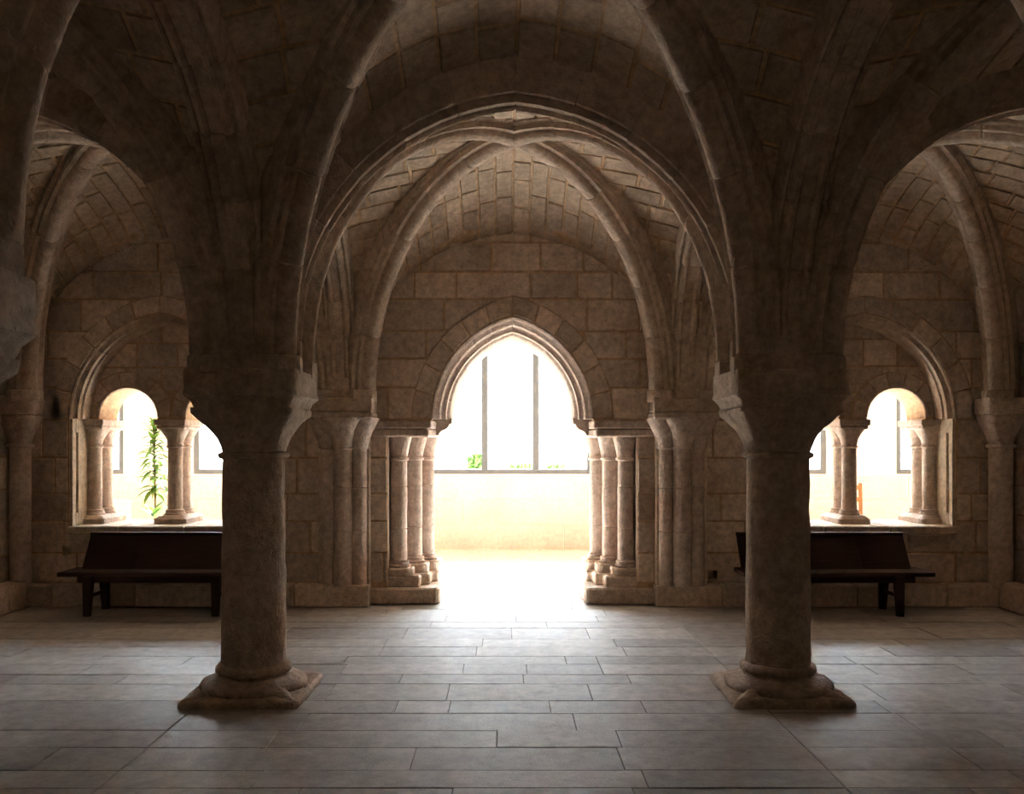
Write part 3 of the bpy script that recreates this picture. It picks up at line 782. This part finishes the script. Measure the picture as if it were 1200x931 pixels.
for x in arcs:
    tr = [(-.10, .11), (-.10, 0), (.02, 0), (.02, .11)]
    bm = bmesh.new()
    o = empty('tmp', (0, 0, 0), '', None)
    sweep_arch(fb, (x-1, FY), (x+1, FY), 1-.80, 3.35, 0, tr, 4, 3.35, None, 'slate', 'arch_trim', 0, 3)
    bpy.data.objects.remove(o); bm.free()
    dr = box('door', 'doorwood', fb, x-.70, x+.45, FY+.30, FY+.36, -.05, 2.95)
    for k in range(2): box('door_panel', 'doorwood', dr, x-.62+.55*k, x-.18+.55*k, FY+.28, FY+.31, 1.9, 2.75)
    bw = box('window', 'glass', fb, x-.5, x+.5, FY+.2, FY+.22, 5.0, 6.4, 0)
    box('glazing_bar', 'frame', bw, x-.03, x+.03, FY+.17, FY+.2, 5.0, 6.4)

# plants -----------------------------------------------------------
def leaf_mesh(L, wd, droop, cup=.25):
    v, f = [], []; n = 5
    for i in range(n+1):
        t = i/n; ww = wd*sin(pi*min(1, .12+.88*t)**.8)*(1 if i < n else 0) + .001
        z = -droop*t*t*L + .25*L*t; x = L*t*(1-.15*droop*t)
        v += [(x, -ww, z+cup*ww), (x, 0, z), (x, ww, z+cup*ww)]
    for i in range(n):
        for k in range(2):
            a = i*3+k; f.append((a, a+1, a+4, a+3))
    return mesh('leaf', v, f, True)
LM = [leaf_mesh(.30, .034, d_) for d_ in (.15, .4, .65)] + [leaf_mesh(.24, .026, .25)]
for m_ in LM: m_.materials.append(M['leaf'])
LY = leaf_mesh(.22, .018, .5); LY.materials.append(M['leafy'])
PY = 11.6; PX = (180-592)/(FPX/PY)+CAMX
pl = empty('potted_plant', (PX, PY, -.01), 'tall green leafy plant in a pot outside the twin window', 'plant', world=False)
loft_obj('pot', 'pot', pl, [(0, .13, 2), (.02, .135, 2), (.26, .175, 2), (.265, .195, 2), (.32, .20, 2), (.325, .185, 2), (.29, .18, 2)], n=32)
loft_obj('soil', 'soil', pl, [(.27, .17, 2), (.295, .172, 2), (.30, .12, 2)], n=24)
def stem_pt(z): return Vector((.025*sin(z*2.3)-.01+ .05*max(0, z-.4)*0.5, .01*cos(z*3), z))
bm = bmesh.new()
for i in range(12):
    pass
bm.free()
sv, sf = [], []
zs_ = [.28+i*.13 for i in range(14)]
for z in zs_:
    p = stem_pt(z)
    for k in range(8): sv.append((p.x+.013*cos(pi*k/4)*(1.25-z*.35), p.y+.013*sin(pi*k/4)*(1.25-z*.35), z))
for i in range(len(zs_)-1):
    for k in range(8): a, b = i*8+k, i*8+(k+1) % 8; sf.append((a, b, b+8, a+8))
link('stem', mesh('stem', sv, sf, True), 'stem', pl)
ang = 0
def put_leaf(me, z, a, tilt, sc):
    o = link('leaf', me, None, pl); o.location = stem_pt(z); o.rotation_euler = (0, -tilt, a); o.scale = (sc, sc, sc)
for i in range(98):
    t = i/97; z = 1.20+.72*t; ang += 2.4
    put_leaf(LM[i % 3], z, ang + random.uniform(-.3, .3), -.05+.65*t**3+random.uniform(-.15, .2), (1.0-.25*t)*random.uniform(.85, 1.1))
for i in range(20):
    ang += 2.4; put_leaf(LY if i % 4 == 0 else LM[i % 3], 1.02+.12*i/19, ang, random.uniform(-.5, .15), random.uniform(.8, 1.1))
for i in range(16):
    ang += 2.4; put_leaf(LM[3], .70+.12*i/15, ang, random.uniform(.0, .8), random.uniform(.9, 1.3))
def shrub(x, y, h, r, label, seed):
    rd = random.Random(seed)
    s = empty('shrub', (x, y, -.06), label, 'shrub', 'courtyard shrubs', world=False)
    sv, sf = [], []
    for k in range(5):
        a = 2*pi*k/5; b = len(sv)
        for z, rr in ((0, .01), (h*.6, r*.45)):
            for q in range(4): sv.append((rr*cos(a)+.008*cos(q*pi/2), rr*sin(a)+.008*sin(q*pi/2), z))
        for q in range(4): sf.append((b+q, b+(q+1) % 4, b+4+(q+1) % 4, b+4+q))
    link('stems', mesh('stems', sv, sf), 'stem', s)
    v, f = [], []
    for k in range(1000):
        d_ = Vector((rd.gauss(0, 1), rd.gauss(0, 1), rd.gauss(0, 1))).normalized()*rd.uniform(.2, 1)**.4
        c = Vector((d_.x*r, d_.y*r, h*.68+max(-1, min(1, d_.z*1.35))*h*.32))
        a = Vector((rd.gauss(0, 1), rd.gauss(0, 1), rd.gauss(0, 1))).normalized()*.07; b = a.cross(Vector((rd.gauss(0, 1), rd.gauss(0, 1), rd.gauss(0, 1)))).normalized()*.035
        n = len(v); v += [c-a, c+b, c+a, c-b]; f.append((n, n+1, n+2, n+3))
    fo = link('foliage', mesh('foliage', v, f), 'bush', s); fo['kind'] = 'stuff'
for k, (u, yy, h, r, lab) in enumerate(((558, 16.5, 1.52, .20, 'upright green shrub in the courtyard, tallest of those behind the glazing'), (612, 16.8, 1.33, .32, 'wide low green shrub seen between the two mullions'), (654, 16.3, 1.33, .26, 'low green shrub in the courtyard beside the lamp post'), (697, 16.6, 1.30, .2, 'small green shrub in the courtyard beyond the lamp post'), (222, 17, 1.4, .3, 'green shrub in the courtyard seen past the potted plant'))):
    shrub((u-592)/(FPX/yy)+CAMX, yy, h, r, lab, k)
lp = empty('lamp_post', ((676-592)/(FPX/17.5)+CAMX, 17.5, -.06), 'thin grey garden lamp post standing among the courtyard shrubs', 'lamp', world=False)
loft_obj('base', 'frame', lp, [(0, .07, 2), (.03, .07, 2), (.04, .03, 2)], n=16)
loft_obj('pole', 'frame', lp, [(.03, .016, 2), (1.5, .016, 2)], n=12)
loft_obj('head', 'frame', lp, [(1.49, .02, 2), (1.50, .045, 2), (1.60, .05, 2), (1.63, .02, 2)], n=16)
# wooden chair in the gallery, its back to the courtyard
CX, CY = 4.93, 13.05
ch = empty('wooden_chair', (CX, CY, -.01), 'orange-brown wooden chair standing in the gallery', 'chair', world=False)
box('seat', 'chairwood', ch, -.40, .03, -.20, .20, .43, .46)
for y in (-.19, .19):
    box('leg', 'chairwood', ch, -.39, -.35, y-.02, y+.02, 0, .44)
    bm = bmesh.new(); add_box(bm, -.02, .02, y-.022, y+.022, 0, 1.10, .004)
    for v in bm.verts: v.co.x += max(0, v.co.z-.45)*.10
    link('back_post', bm_mesh('back_post', bm), 'chairwood', ch)
for z in (.68, .86, 1.03): box('back_slat', 'chairwood', ch, (z-.45)*.1-.01, (z-.45)*.1+.012, -.19, .19, z-.03, z+.035)
for y in (-.19, .19): box('stretcher', 'chairwood', ch, -.37, .0, y-.012, y+.012, .18, .21)
ch.rotation_euler = (0, 0, pi/2)
